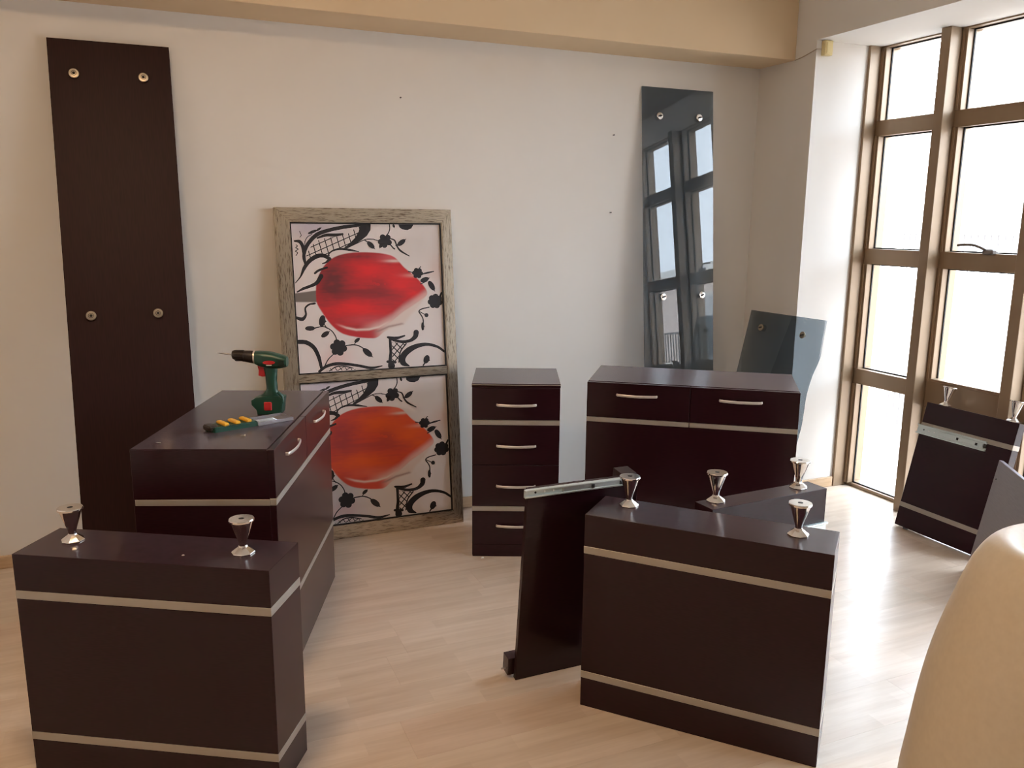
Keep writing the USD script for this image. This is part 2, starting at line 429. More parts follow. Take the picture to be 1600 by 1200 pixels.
def bow_handle(parent, xc, zc, w=0.172, y=0.0):
    path = catmull([(xc - w / 2, y - .002, zc + .001), (xc - w / 2 + .004, y - .012, zc + .001), (xc - w / 4, y - .018, zc), (xc, y - .020, zc - .0005), (xc + w / 4, y - .018, zc), (xc + w / 2 - .004, y - .012, zc + .001), (xc + w / 2, y - .002, zc + .001)], 5)
    obj("handle", sweep(path, 0.0032, 0.0060, (0, 0, 1), 8), "satin_handle", parent, smooth=40)


def sideboard(loc, rotz, label):
    w, d, h = 0.8911, 0.4334, 0.8154
    p = thing("sideboard", label, "sideboard", loc, rotz)
    f = 0.020
    obj("carcass", cat_(bx(0, .020, f, d, 0, h - .004, .001), bx(w - .020, w, f, d, 0, h - .004, .001), bx(.02, w - .02, d - .012, d, .02, h - .02), bx(.02, w - .02, f + .002, d - .012, .04, .06)), "wenge", p)
    obj("top_panel", bx(.001, w - .001, f + .003, d, h - .022, h, .0012), "wenge", p)
    g = .0015
    for x0, x1, xc in ((0, w / 2 - g, .218), (w / 2 + g, w, .654)):
        dr = obj("drawer_front", bx(x0, x1, 0, f, .6585, h - .002, .0012), "wenge", p)
        bow_handle(dr, xc, 0.7625)
        obj("metal_strip", bx(x0, x1, -.0006, f, .6365, .6570, .0008), "satin_strip", dr)
    obj("front_panel", bx(0, w, 0, f, .2595, .6350, .0012), "wenge", p)
    obj("metal_strip", bx(0, w, -.0006, f, .2375, .2580, .0008), "satin_strip", p)
    obj("plinth_panel", bx(0, w, .001, f, 0, .2360, .0012), "wenge", p)
    for x0, x1 in ((-.0008, .004), (w - .004, w + .0008)):
        for z0, z1 in ((.6355, .6555), (.2375, .2580)):
            obj("side_strip", bx(x0, x1, f, d - .004, z0, z1, .0006), "satin_strip", p)
    return p


YC = 0.0324
sideboard((-0.7224, 2.4197, 0), YC + math.pi / 2, "dark wenge sideboard at the left carrying the green drill, seen from its end")
sideboard((0.3312, 3.557, 0), -0.2396, "dark wenge sideboard with two drawers seen from the front, before the tall glass panel")

D = thing("chest_of_drawers", "narrow dark wenge chest of four drawers beside the framed prints", "chest of drawers", (-0.1761, 3.5404, 0), -0.0023)
w, d, h, f = 0.3894, 0.3977, 0.8044, 0.020
obj("carcass", cat_(bx(0, .018, f, d, 0, h - .02, .001), bx(w - .018, w, f, d, 0, h - .02, .001), bx(.018, w - .018, d - .01, d, .02, h - .02)), "wenge", D)
tp = obj("top_panel", bx(0, w, 0, d, h - .018, h, .0012), "wenge", D)
obj("edge_band", bx(.001, w - .001, -.0008, .002, h - .0075, h - .0035, .0004), "satin_strip", tp)
for z0, z1, zh in ((.6415, .7845, .7095), (.4355, .6160, .523), (.2415, .4325, .337), (.0600, .2165, .150)):
    dr = obj("drawer_front", bx(.001, w - .001, 0, f, z0, z1, .0012), "wenge", D)
    bow_handle(dr, .197, zh)
for z0, z1 in ((.6180, .6395), (.2185, .2400)):
    obj("metal_strip", bx(.0005, w - .0005, -.0006, f, z0, z1, .0008), "satin_strip", D)
obj("plinth_panel", bx(.002, w - .002, .003, f, 0, .058, .0012), "wenge", D)

# ---------------------------------------------------------------- leaning boards and glass


def knob(parent, x, z, y=0.0, slot=False, material="steel_knob"):
    k = obj("knob", mv(rot(lathe([(.0115, -.002), (.0115, .006), (.0190, .009), (.0195, .013), (.0175, .0155), (.006, .0160), (.004, .0140)], 24), math.pi / 2, (1, 0, 0)), x, y, z), material, parent, smooth=35)
    if slot:
        obj("slot", mv(rot(bx(-.0125, .0125, -.0168, -.0150, -.0032, .0032, .0004), -.25, (0, 1, 0)), x, y, z), "dark_hole", k)
    else:
        obj("screw_hole", mv(rot(lathe([(.0048, .014), (.0048, .0166)], 12), math.pi / 2, (1, 0, 0)), x, y, z), "dark_hole", k)
        obj("washer_ring", mv(rot(trimesh.creation.annulus(.0085, .0102, .0010), math.pi / 2, (1, 0, 0)), x, y - .0158, z), "wenge_edge", k)


def leaning(name, label, cat, BL, BR, TL, back=0.0):
    BL, BR, TL = map(lambda p: np.asarray(p, float) - back * BX, (BL, BR, TL))
    return thing(name, label, cat, BL, axes=lean_axes(BR - BL, TL - BL))


F = leaning("tabletop_board", "tall dark wenge board with four round metal knobs leaning on the wall at the left", "board", (-1.707, 3.103, 0.0), (-1.29, 3.279, 0.0), (-1.899, 3.504, 2.206), 0.026)
obj("board", bx(0, .4525, 0, .022, 0, 2.252, .0012), "wenge_board", F)
for x, z in ((.090, 2.111), (.346, 2.113), (.088, 1.135), (.337, 1.137)):
    knob(F, x, z)

Hh = leaning("glass_panel", "tall smoked glass panel reflecting the window, leaning on the wall behind the sideboard", "glass panel", (0.767, 4.419, 0.004), (1.184, 4.595, 0.004), (0.644 + .021, 4.584 + .009, 2.203), 0.012)
obj("pane", bx(-.018, .4345, 0, .010, 0, 2.217, .0008), "smoked_glass", Hh)
for x, z in ((.082, 2.066), (.334, 2.070), (.097, 1.103), (.350, 1.107)):
    knob(Hh, x, z, slot=True, material="chrome")

I = thing("glass_panel", "low smoked glass panel with a shaped edge leaning in the corner by the window", "glass panel", (1.182, 4.696, 0.003), axes=lean_axes((0.391, -0.920, 0.010), (0.203, 0.097, 0.975)))
edge = catmull([(.566, 0), (.590, .30), (.596, .45), (.588, .54), (.577, .635), (.584, .735), (.600, .800), (.607, .842)], 8)
obj("pane", xz(Polygon([(0, 0)] + [tuple(p) for p in edge] + [(.590, 1.030), (0.0, 1.032)]), 0, .010), "smoked_glass", I)
for x, z in ((.129, .940), (.464, .936)):
    knob(I, x, z, slot=True)

yN, lN = 0.4096, -0.118
uN = np.array([math.cos(yN), math.sin(yN), 0]); vN = np.array([-math.sin(yN) * math.sin(lN), math.cos(yN) * math.sin(lN), math.cos(lN)])
N = thing("drawer_panel", "dark wenge panel topped by a bright drawer runner, propped against the wide cabinet", "panel", (0.0195, 2.5061, 0.0), axes=lean_axes(uN, vN))
obj("board", bx(0, .400, 0, .018, 0, .695, .0012), "wenge", N)
obj("cleat", bx(-.022, .02, .018, .060, .012, .075, .001), "wenge", N)
obj("pin", mv(rot(lathe([(.003, 0), (.003, .02)], 8), -math.pi / 2, (0, 1, 0)), -.018, .035, .030), "steel", N)
obj("end_block", bx(.345, .400, .018, .075, .640, .697, .001), "wenge_edge", N)
drawer_slide(N, -.014, .372, .684, -.0005, 0.0135)

yK, lK = -1.80, 0.150
uK = np.array([math.cos(yK), math.sin(yK), 0]); vK = np.array([-math.sin(yK) * math.sin(lK), math.cos(yK) * math.sin(lK), math.cos(lK)])
K = thing("side_panel", "grey-brown side panel leaning in front of the slim cabinet at the right edge", "panel", (2.020, 3.432, 0.0), axes=lean_axes(uK, vK))
obj("board", bx(0, .46, 0, .018, 0, .520, .0015), "grey_board", K)
obj("screw_hole", mv(rot(lathe([(.004, -.001), (.004, .0012)], 10), math.pi / 2, (1, 0, 0)), .028, 0, .440), "dark_hole", K)

# ---------------------------------------------------------------- the framed pair of tulip prints
G = leaning("framed_prints", "tall silver-leaf frame holding two tulip prints, red above and orange below, leaning on the wall", "picture", (-1.03, 3.683, 0.0), (-0.254, 4.014, 0.0), (-1.083, 3.85, 1.559), 0.032)
FW, FH, RW = 0.843, 1.566, 0.066
OP = [(0.0835, 0.797, 0.799, 1.5005), (0.0835, 0.797, 0.066, 0.7585)]   # x0, x1, z0, z1 of the two openings
OP = [(RW, FW - RW + .012, 0.799, FH - RW), (RW, FW - RW + .012, RW, 0.7605)]
X0, X1 = OP[0][0], OP[0][1]


def rail(poly, material):
    """a frame rail with a raised, chamfered face"""
    obj("frame_rail", cat_(xz(poly, -.004, .028), xz(poly.buffer(-.004, join_style=2), -.008, -.004), xz(poly.buffer(-.010, join_style=2), -.0095, -.008)), material, G)


rail(Polygon([(0, 0), (X0, OP[1][2]), (X0, OP[0][3]), (0, FH)]), "silver_leaf_z")
rail(Polygon([(FW, 0), (FW, FH), (X1, OP[0][3]), (X1, OP[1][2])]), "silver_leaf_z")
rail(Polygon([(0, FH), (X0, OP[0][3]), (X1, OP[0][3]), (FW, FH)]), "silver_leaf_x")
rail(Polygon([(0, 0), (FW, 0), (X1, OP[1][2]), (X0, OP[1][2])]), "silver_leaf_x")
rail(sbox(X0, OP[1][3], X1, OP[0][2]), "silver_leaf_x")
obj("backing_board", bx(.01, FW - .01, .018, .027, .01, FH - .01), "frame_liner", G)

# the print is drawn in the frame of a crop whose canvas corners are CQ; H maps it to the unit square
CQ = np.array([(158, 188), (1078, 199), (1108, 1085), (210, 1130)], float)


def homography(src, dst):
    A_ = []
    for (x, y), (u, v) in zip(src, dst):
        A_ += [[x, y, 1, 0, 0, 0, -u * x, -u * y, -u], [0, 0, 0, x, y, 1, -v * x, -v * y, -v]]
    return np.linalg.svd(np.array(A_))[2][-1].reshape(3, 3)


HM = homography(CQ, [(0, 1), (1, 1), (1, 0), (0, 0)])


def unit(p):
    p = np.atleast_2d(np.asarray(p, float)); q_ = np.c_[p, np.ones(len(p))] @ HM.T
    return q_[:, :2] / q_[:, 2:]


SC = 1 / 910.0


def stroke(pts, widths, n=9):
    """a brush stroke through crop points, width in crop pixels, tapered"""
    c = unit(catmull(pts, n)); wd = np.interp(np.linspace(0, 1, len(c)), np.linspace(0, 1, len(np.atleast_1d(widths))), np.atleast_1d(widths)) * SC / 2
    g = [Point(c[i]).buffer(max(wd[i], 1e-4), 6) for i in range(len(c))]
    return unary_union([unary_union([g[i], g[i + 1]]).convex_hull for i in range(len(c) - 1)])


def leaf(cx, cy, a, b, deg):
    e = affinity.rotate(affinity.scale(Point(0, 0).buffer(1, 10), a, b), deg)
    tip = Polygon([(a * 1.35, 0), (0, b * .75), (0, -b * .75)]); tip = affinity.rotate(tip, deg, origin=(0, 0))
    g = affinity.translate(unary_union([e, tip]), cx, cy)
    return Polygon(unit(np.array(g.exterior.coords)))


def blossom(cx, cy, r, k=6, seed=0):
    g = [Point(cx, cy).buffer(r * .72)] + [Point(cx + r * .62 * math.cos(2 * math.pi * i / k + seed), cy + r * .62 * math.sin(2 * math.pi * i / k + seed)).buffer(r * .40) for i in range(k)]
    return Polygon(unit(np.array(unary_union(g).exterior.coords)))


def net(region, gap, wd, a0, a1):
    reg = Polygon(unit(region)); cx, cy = reg.centroid.coords[0]; ls = []
    for a in (a0, a1):
        dx, dy = math.cos(math.radians(a)), math.sin(math.radians(a))
        for k in range(-22, 23):
            px_, py_ = cx - dy * k * gap * SC, cy + dx * k * gap * SC
            ls.append(LineString([(px_ - dx, py_ - dy), (px_ + dx, py_ + dy)]))
    return MultiLineString(ls).buffer(wd * SC / 2).intersection(reg)


lace = [
    stroke([(640, 195), (555, 203), (470, 214), (390, 232), (320, 258), (270, 308), (246, 355), (238, 400), (248, 442)], (10, 20, 22, 22, 24, 22, 20, 18, 14)),
    stroke([(478, 256), (430, 262), (375, 262), (322, 280)], (12, 20, 18, 10)), leaf(292, 241, 30, 9, -22), leaf(330, 225, 18, 7, -35),
    stroke([(243, 330), (246, 300), (262, 272), (290, 256)], 4),
    Polygon(unit([(588, 194), (652, 194), (650, 232), (628, 268), (590, 298), (545, 326), (500, 348), (486, 344), (520, 316), (555, 280), (578, 240)])),
    stroke([(498, 348), (560, 318), (620, 291), (672, 290)], 5), leaf(652, 326, 30, 15, 45), stroke([(615, 296), (632, 306)], 6), stroke([(672, 292), (705, 300)], 5),
    blossom(740, 300, 44, 5, .4), leaf(718, 325, 22, 12, 120), stroke([(768, 190), (770, 225), (762, 250), (748, 268)], 6),
    stroke([(772, 285), (800, 298), (815, 335), (838, 365), (890, 397)], (6, 9, 9, 12, 6)), leaf(842, 312, 30, 15, -38), stroke([(808, 330), (826, 322)], 7), stroke([(770, 320), (790, 345), (800, 352)], 8),
    Polygon(unit([(825, 197), (918, 198), (905, 222), (880, 233), (848, 228), (830, 214)])), leaf(795, 206, 12, 7, 70),
    stroke([(182, 298), (212, 302), (230, 328), (238, 372), (244, 430)], (10, 20, 20, 18, 14)),
    stroke([(186, 562), (218, 522), (240, 470), (272, 425), (318, 395), (362, 392), (398, 412)], (4, 8, 20, 24, 26, 24, 20)),
    stroke([(398, 412), (378, 432), (352, 442)], (18, 12, 5)), stroke([(306, 502), (330, 484), (380, 466)], (12, 14, 12)),
    stroke([(385, 395), (400, 372), (428, 356), (470, 350), (520, 356), (578, 368)], (8, 8, 10, 14, 14, 5)),
    stroke([(198, 618), (235, 598), (280, 582), (318, 562), (345, 520)], (8, 16, 18, 22, 26)),
    stroke([(305, 692), (270, 698), (246, 722), (250, 762), (228, 790), (192, 780)], (12, 10, 10, 12, 22, 18)),
    stroke([(205, 932), (252, 936), (298, 968), (328, 1028), (345, 1100)], (26, 26, 24, 22, 16)),
    stroke([(332, 1118), (372, 1088), (430, 1072), (500, 1074), (580, 1086), (650, 1100), (718, 1088)], (16, 18, 20, 18, 16, 18, 6)),
    stroke([(395, 1116), (430, 1092), (480, 1086), (540, 1100)], (5, 7, 7, 5)), net([(372, 1118), (400, 1098), (450, 1082), (530, 1094), (560, 1110)], 26, 4, 30, 120),
    leaf(350, 802, 20, 36, 8), leaf(275, 848, 30, 15, 0), leaf(368, 886, 28, 15, -35), stroke([(300, 846), (358, 838), (405, 862), (432, 900), (440, 935)], 6), stroke([(362, 822), (380, 850)], 5),
    blossom(450, 970, 52, 6, .2), stroke([(495, 958), (550, 954), (590, 968), (615, 990)], 7), leaf(628, 1003, 36, 18, 42), leaf(564, 926, 20, 11, -40), stroke([(548, 950), (556, 938)], 5),
    stroke([(425, 1005), (385, 1045), (358, 1100)], 6),
    stroke([(752, 908), (790, 926), (845, 938), (895, 930), (925, 905), (930, 880)], (10, 16, 18, 20, 30, 34)), stroke([(756, 906), (810, 914), (858, 900)], (8, 18, 10)),
    stroke([(768, 920), (772, 1000), (768, 1060), (776, 1088)], (16, 18, 22, 44)), stroke([(752, 1062), (800, 1066)], 16),
    net([(780, 940), (870, 950), (835, 1000), (822, 1062), (782, 1062)], 30, 6, 48, 132), stroke([(868, 950), (832, 1000), (822, 1066)], 8),
    stroke([(1104, 1002), (1062, 972), (1000, 956), (940, 964), (885, 990), (848, 1030), (848, 1070), (885, 1090)], (14, 16, 20, 28, 38, 40, 36, 8)),
    leaf(993, 1050, 18, 27, 20), stroke([(985, 1070), (972, 1088)], 8),
    blossom(942, 506, 34, 6, .1), stroke([(970, 512), (1005, 504), (1042, 496)], (8, 12, 6)), stroke([(950, 478), (962, 464)], 5), leaf(985, 548, 28, 15, -20), leaf(1028, 586, 34, 16, 60), stroke([(905, 500), (885, 495)], 6), stroke([(960, 575), (1000, 556)], 6),
    blossom(1050, 684, 46, 7, .3), stroke([(1090, 632), (1076, 662)], 12), stroke([(1012, 722), (968, 732), (948, 748), (962, 772), (974, 800), (975, 862)], 7), Point(*unit((995, 772))[0]).buffer(13 * SC), leaf(971, 842, 9, 26, 0), stroke([(950, 748), (985, 768)], 5),
    net([(246, 420), (262, 368), (290, 322), (340, 286), (440, 272), (520, 250), (572, 205), (590, 215), (560, 290), (498, 346), (436, 352), (398, 396), (340, 388), (290, 400), (256, 432)], 37, 5, 24, 102),
    # the artist's squiggle
    stroke([(190, 322), (200, 330), (188, 340), (204, 350), (186, 362), (200, 372), (190, 390)], 4), stroke([(212, 236), (222, 262), (214, 274)], 3.5),
]
lace = unary_union([g.buffer(0) for g in lace]).intersection(sbox(0, 0, 1, 1)).simplify(0.0006)

tulip_px = catmull([(312, 640), (314, 575), (334, 505), (378, 438), (440, 395), (530, 374), (640, 372), (735, 382), (800, 405), (860, 470), (930, 530), (978, 585), (1001, 634), (972, 680), (930, 735), (885, 785), (850, 828), (790, 848), (735, 872), (690, 908), (650, 914), (560, 905), (470, 880), (400, 820), (345, 740), (318, 690), (312, 640)], 8)
tulip_poly = Polygon(unit(tulip_px)).buffer(0)
petal_px = catmull([(700, 900), (760, 850), (850, 830), (852, 818), (790, 828), (700, 850), (600, 858), (500, 840), (420, 800), (380, 770), (420, 840), (500, 890), (600, 910), (680, 912)], 6)


def paint(palette):
    """the print's inks on a grid over the unit square: pale paper with faint washes, the tulip's brushwork, a grey stem"""
    from shapely import contains_xy, distance, points
    n = 260
    u, v = np.meshgrid(np.linspace(0, 1, n), np.linspace(0, 1, n), indexing="xy")
    Hi = np.linalg.inv(HM); p = np.c_[u.ravel(), v.ravel(), np.ones(n * n)] @ Hi.T; X, Y = p[:, 0] / p[:, 2], p[:, 1] / p[:, 2]
    sm = lambda e0, e1, x: np.clip((x - e0) / (e1 - e0), 0, 1) ** 2 * (3 - 2 * np.clip((x - e0) / (e1 - e0), 0, 1))
    blob = lambda cx, cy, rx, ry: np.exp(-(((X - cx) / rx) ** 2 + ((Y - cy) / ry) ** 2))
    nz = lambda sx_, sy_, s: meshkit.fbm(np.c_[X / sx_, Y / sy_, np.full(len(X), .5)], 4, s)
    lin = lambda c: np.array([(x / 255 / 12.92 if x / 255 < .04045 else ((x / 255 + .055) / 1.055) ** 2.4) for x in c])
    mixc = lambda c, d, w_: c * (1 - w_[:, None]) + d * w_[:, None]
    c = np.tile(lin((224, 214, 212)), (len(X), 1))
    c = mixc(c, lin((188, 180, 200)), .75 * blob(300, 220, 170, 60)); c = mixc(c, lin((222, 178, 178)), .65 * blob(440, 1040, 90, 60))
    c = mixc(c, lin((214, 180, 168)), .55 * blob(1060, 480, 70, 90)); c = mixc(c, lin((200, 192, 186)), .5 * blob(960, 330, 140, 130))
    stem = Polygon(unit([(180, 628), (318, 610), (318, 684), (185, 682)]))
    UV = points(np.c_[u.ravel(), v.ravel()])
    inside = lambda poly, e: sm(-e, e, np.where(contains_xy(poly, u.ravel(), v.ravel()), 1, -1) * distance(poly.exterior, UV))
    c = mixc(c, lin((118, 108, 102)), inside(stem, .004))
    pale = .55 * blob(880, 740, 120, 60) + .35 * blob(760, 870, 130, 40)
    c = mixc(c, lin((226, 214, 206)), np.clip(pale, 0, 1))
    edge_y = np.interp(X, [300, 380, 420, 500, 560, 640, 700, 780, 850, 930, 1000], [740, 790, 815, 845, 858, 856, 842, 800, 742, 690, 640])   # lower rim of the big petal
    rimd = Y - edge_y
    t = np.tile(lin(palette["mid"]), (len(X), 1))
    streak = nz(190, 20, 3); cloud = nz(90, 50, 8); fine = nz(60, 9, 12)
    t = mixc(t, lin(palette["dark"]), np.clip(1.15 * blob(415, 545, 95, 125) + .55 * blob(560, 395, 190, 36) + .5 * blob(740, 645, 270, 20) + .9 * (streak - .52), 0, .95))
    t = mixc(t, lin(palette["bright"]), np.clip(1.0 * blob(640, 485, 120, 60) + .95 * blob(840, 560, 130, 70) + 1.0 * blob(560, 730, 190, 52) + .6 * blob(930, 640, 80, 40) + .9 * (cloud - .52) + .5 * (fine - .5), 0, 1))
    t = mixc(t, lin(palette["dark"]), np.clip(.8 * blob(600, 620, 180, 14) + .5 * blob(700, 585, 60, 60) * (cloud > .45), 0, .55))
    t = mixc(t, lin(palette["pink"]), np.clip(.75 * blob(770, 405, 70, 22) + .5 * blob(650, 800, 140, 30), 0, .9))
    t = mixc(t, lin((228, 208, 200)), np.clip(.85 * blob(800, 428, 60, 9) + .6 * sm(-60, 0, rimd) * sm(560, 700, X) + .5 * blob(930, 520, 70, 12), 0, .92))
    t = mixc(t, lin(palette["mid"]), .95 * sm(2, 12, rimd) * (1 - sm(640, 760, X)))                      # the under-petal
    t = mixc(t, lin((222, 206, 198)), .92 * sm(0, 14, rimd) * sm(660, 780, X))                           # its pale end
    t = mixc(t, lin((232, 214, 206)), .85 * np.exp(-((rimd - 2) / 7.0) ** 2) * sm(420, 520, X) * (1 - sm(700, 820, X)))
    under = np.interp(X, [560, 640, 700, 760, 840, 860], [884, 880, 868, 842, 826, 828])
    t = mixc(t, lin((150, 112, 110)), .7 * np.exp(-((Y - under) / 7.0) ** 2) * sm(640, 720, X) * (1 - sm(845, 870, X)))
    soft = .004 + .012 * sm(700, 900, X) * sm(640, 760, Y)
    c = mixc(c, t, sm(-soft, soft, np.where(contains_xy(tulip_poly, u.ravel(), v.ravel()), 1, -1) * distance(tulip_poly.exterior, UV)))
    i = np.arange(n * n).reshape(n, n)
    f = np.vstack([np.c_[i[:-1, :-1].ravel(), i[:-1, 1:].ravel(), i[1:, 1:].ravel()], np.c_[i[:-1, :-1].ravel(), i[1:, 1:].ravel(), i[1:, :-1].ravel()]])
    return np.c_[u.ravel(), v.ravel()], f, c


PAL = [dict(mid=(184, 40, 46), dark=(104, 42, 48), bright=(226, 38, 42), pink=(212, 96, 102)), dict(mid=(214, 74, 52), dark=(168, 60, 62), bright=(232, 92, 34), pink=(230, 120, 92))]
for k, (x0, x1, z0, z1) in enumerate(OP):
    fr = sbox(x0, z0, x1, z1)
    liner = .006
    obj("liner", xz(fr.difference(fr.buffer(-liner, join_style=2)), -.002, .016), "frame_liner", G)
    ax, az, aw, ah = x0 + liner, z0 + liner, x1 - x0 - 2 * liner, z1 - z0 - 2 * liner
    uv, f_, col = paint(PAL[k])
    nv = len(uv)
    vv = np.c_[ax + uv[:, 0] * aw, np.full(nv, .006), az + uv[:, 1] * ah]
    back = np.array([(ax, .016, az), (ax + aw, .016, az), (ax + aw, .016, az + ah), (ax, .016, az + ah)])
    side = np.array([(nv, nv + 2, nv + 1), (nv, nv + 3, nv + 2)])
    path = obj("canvas", (np.vstack([vv, back]), np.vstack([f_, side])), "print_canvas", G, label=("red", "orange")[k] + " tulip print on pale paper")
    pv = UsdGeom.PrimvarsAPI(stage.GetPrimAtPath(path)).CreatePrimvar("ink", Sdf.ValueTypeNames.Color3fArray, "vertex")
    pv.Set([Gf.Vec3f(*map(float, c_)) for c_ in np.vstack([col, np.full((4, 3), .5)])])
    obj("printed_lace", xz(affinity.translate(affinity.scale(lace, aw, ah, origin=(0, 0)), ax, az), .0052, .0058), "print_black", path)

# ---------------------------------------------------------------- the cream chair at the lower right
CCX, CCY = 1.22, 1.60
CH = thing("armchair", "cream leather tub armchair with a rounded back at the lower right corner", "chair", (CCX, CCY, 0.0), 0.0)
prof = catmull([(.322, .05), (.330, .14), (.331, .232), (.321, .334), (.310, .442), (.294, .547), (.272, .643), (.243, .745), (.226, .790), (.202, .826), (.172, .843), (.146, .832), (.134, .800), (.150, .70), (.178, .55), (.190, .40), (.190, .05)], 5)
rows = []
for th in np.radians(np.linspace(52, 308, 61)):
    back = 0.5 - 0.5 * math.cos(th)                      # 1 at the back, less at the arms
    k = 0.74 + 0.26 * min(1.0, max(0.0, (back - .18) / .45))
    zz = prof[:, 1] * k
    rows.append(np.c_[prof[:, 0] * math.cos(th), prof[:, 0] * math.sin(th), zz])
obj("tub_shell", loft(rows), "leather", CH, smooth=50)
obj("seat_cushion", mv(lathe([(.20, .0), (.235, .02), (.24, .06), (.225, .095), (.16, .11)], 40), .02, 0, .33), "leather", CH, smooth=50)
obj("seat_base", mv(lathe([(.19, .06), (.19, .33)], 32), .01, 0, 0), "leather", CH, smooth=50)
for a_ in (40, 140, 220, 320):
    obj("leg", mv(lathe([(.016, 0), (.022, .062)], 16), .235 * math.cos(math.radians(a_)), .235 * math.sin(math.radians(a_)), 0), "wenge", CH, smooth=50)

# ---------------------------------------------------------------- cordless drill on the left sideboard
ZT = 0.8154
DR = thing("cordless_drill", "green cordless drill with black chuck and red trigger standing on the left sideboard", "drill", (-0.868, 2.90, ZT + .0005), 0.06)
Q = 0.000303
dx = lambda px: (px - 750) * Q
dz = lambda py: (908 - py) * Q


def along_x(profile, n=24, squash=1.0):
    """a body of revolution along x: (x, z of the axis, radius)"""
    a = np.linspace(0, 2 * np.pi, n, endpoint=False)
    return loft([np.c_[np.full(n, x), r * squash * np.cos(a), z + r * np.sin(a)] for x, z, r in profile])


zc = dz(232)
obj("drill_bit", along_x([(dx(155), dz(183), .0006), (dx(185), dz(186), .0024), (dx(260), dz(195), .0026), (dx(335), dz(205), .0032)], 10), "steel", DR, smooth=40)
ch = obj("chuck", along_x([(dx(326), dz(204), .009), (dx(336), dz(206), .015), (dx(360), dz(209), .0178), (dx(420), dz(216), .0190), (dx(470), dz(222), .0205), (dx(474), dz(223), .0195), (dx(480), dz(223), .0205), (dx(555), dz(232), .0228), (dx(580), dz(234), .0225)]), "black_plastic", DR, smooth=35)
for k in range(12):
    a = 2 * math.pi * k / 12
    obj("grip_rib", mv(rot(bx(dx(365), dx(465), -.0010, .0010, .0180, .0202, .0004), a, (1, 0, 0)), 0, 0, dz(216)), "black_plastic", ch)
obj("collar_ring", along_x([(dx(578), dz(234), .0235), (dx(580), dz(234), .0242), (dx(598), dz(236), .0242), (dx(600), dz(236), .0235)]), "satin_handle", DR, smooth=35)
a = np.linspace(0, 2 * np.pi, 28, endpoint=False)
sup = lambda ca: np.sign(ca) * np.abs(ca) ** .75
hs = [(600, 160, 318, .026), (640, 158, 340, .0285), (720, 163, 362, .0295), (800, 175, 372, .0290), (880, 200, 366, .0275), (940, 218, 356, .0255), (962, 232, 346, .0225)]
body = obj("motor_housing", loft([np.c_[np.full(28, dx(x)), sup(np.cos(a)) * r_, (dz(t_) + dz(b_)) / 2 + sup(np.sin(a)) * (dz(t_) - dz(b_)) / 2] for x, t_, b_, r_ in hs]), "green_plastic", DR, smooth=40)
obj("name_plate", cat_(xz(affinity.scale(Point(dx(770), dz(284)).buffer(1, 12), .0215, .0068), -.0306, -.0270)), "red_plastic", body)
obj("model_mark", bx(dx(738), dx(800), -.0303, -.0270, dz(322), dz(312), .0004), "white_plastic", body)
for k in range(5):
    obj("vent_slot", rot(bx(dx(872), dx(945), -.0290, -.0240, -.0011, .0011, .0004), .08, (0, 1, 0), (dx(900), 0, 0)).apply_translation([0, 0, dz(262 + 17 * k)]), "black_plastic", body)
gp = catmull([(dx(762), 0, dz(352)), (dx(770), 0, dz(430)), (dx(768), 0, dz(510)), (dx(772), 0, dz(590)), (dx(768), 0, dz(660)), (dx(760), 0, dz(720))], 5)
lw = np.interp(np.linspace(0, 1, len(gp)), [0, .2, .45, .7, .85, 1], [.0260, .0215, .0195, .0200, .0290, .0400])
obj("grip", sweep(gp, .0165, lw, (1, 0, 0), 20), "green_plastic", DR, smooth=50)
obj("trigger", pillow(Polygon([(dx(622), dz(338)), (dx(690), dz(338)), (dx(700), dz(460)), (dx(668), dz(462)), (dx(628), dz(448)), (dx(634), dz(390))]).buffer(.0008), -.0085, .0085, .003, 3), "red_plastic", DR)
obj("battery", pillow(Polygon([(dx(545), dz(735)), (dx(600), dz(705)), (dx(700), dz(690)), (dx(850), dz(690)), (dx(915), dz(712)), (dx(905), dz(780)), (dx(890), dz(890)), (dx(880), dz(905)), (dx(612), dz(905)), (dx(600), dz(850)), (dx(548), dz(790))]), -.034, .034, .006, 4), "green_plastic", DR)
bat = obj("battery_foot", bx(dx(606), dx(886), -.032, .032, .0, .010, .002), "black_plastic", DR)
obj("battery_clip", bx(dx(692), dx(785), -.0372, -.030, dz(855), dz(752), .003), "red_plastic", DR)
obj("bit_holder", sweep([(dx(850), -.02, dz(640)), (dx(900), -.022, dz(690)), (dx(905), -.022, dz(770))], .006, .008, (0, 1, 0), 10), "green_plastic", DR, smooth=50)

# drill-bit case lying open beside it
c0 = np.array([-0.995, 2.622]); c1 = np.array([-0.790, 2.822])
ya = math.atan2(c1[1] - c0[1], c1[0] - c0[0])
CS = thing("bit_case", "open green drill-bit case with yellow clips and a clear lid lying beside the drill", "tool case", (c0[0], c0[1], ZT + .0003), ya)
tray = Polygon([(0, .006), (.012, -.026), (.155, -.030), (.158, .030), (.02, .032), (.004, .022)]).buffer(.004)
tm = extrude_polygon(tray, .014, engine="earcut"); tm2 = extrude_polygon(tray.buffer(-.003), .003, engine="earcut"); tm2.apply_translation([0, 0, .014])
obj("tray", cat_(tm, tm2), "green_plastic", CS)
obj("end_cap", bx(-.006, .028, -.022, .030, .002, .021, .005), "black_plastic", CS)
for k, x in enumerate((.050, .090, .130)):
    obj("clip", mv(bx(-.009, .009, -.031, .031, 0, .011, .003), x, 0, .0155), "yellow_plastic", CS)
for k, x in enumerate((.060, .100)):
    obj("stud", mv(lathe([(.0025, 0), (.002, .003)], 8), x, -.024, .016), "white_plastic", CS)
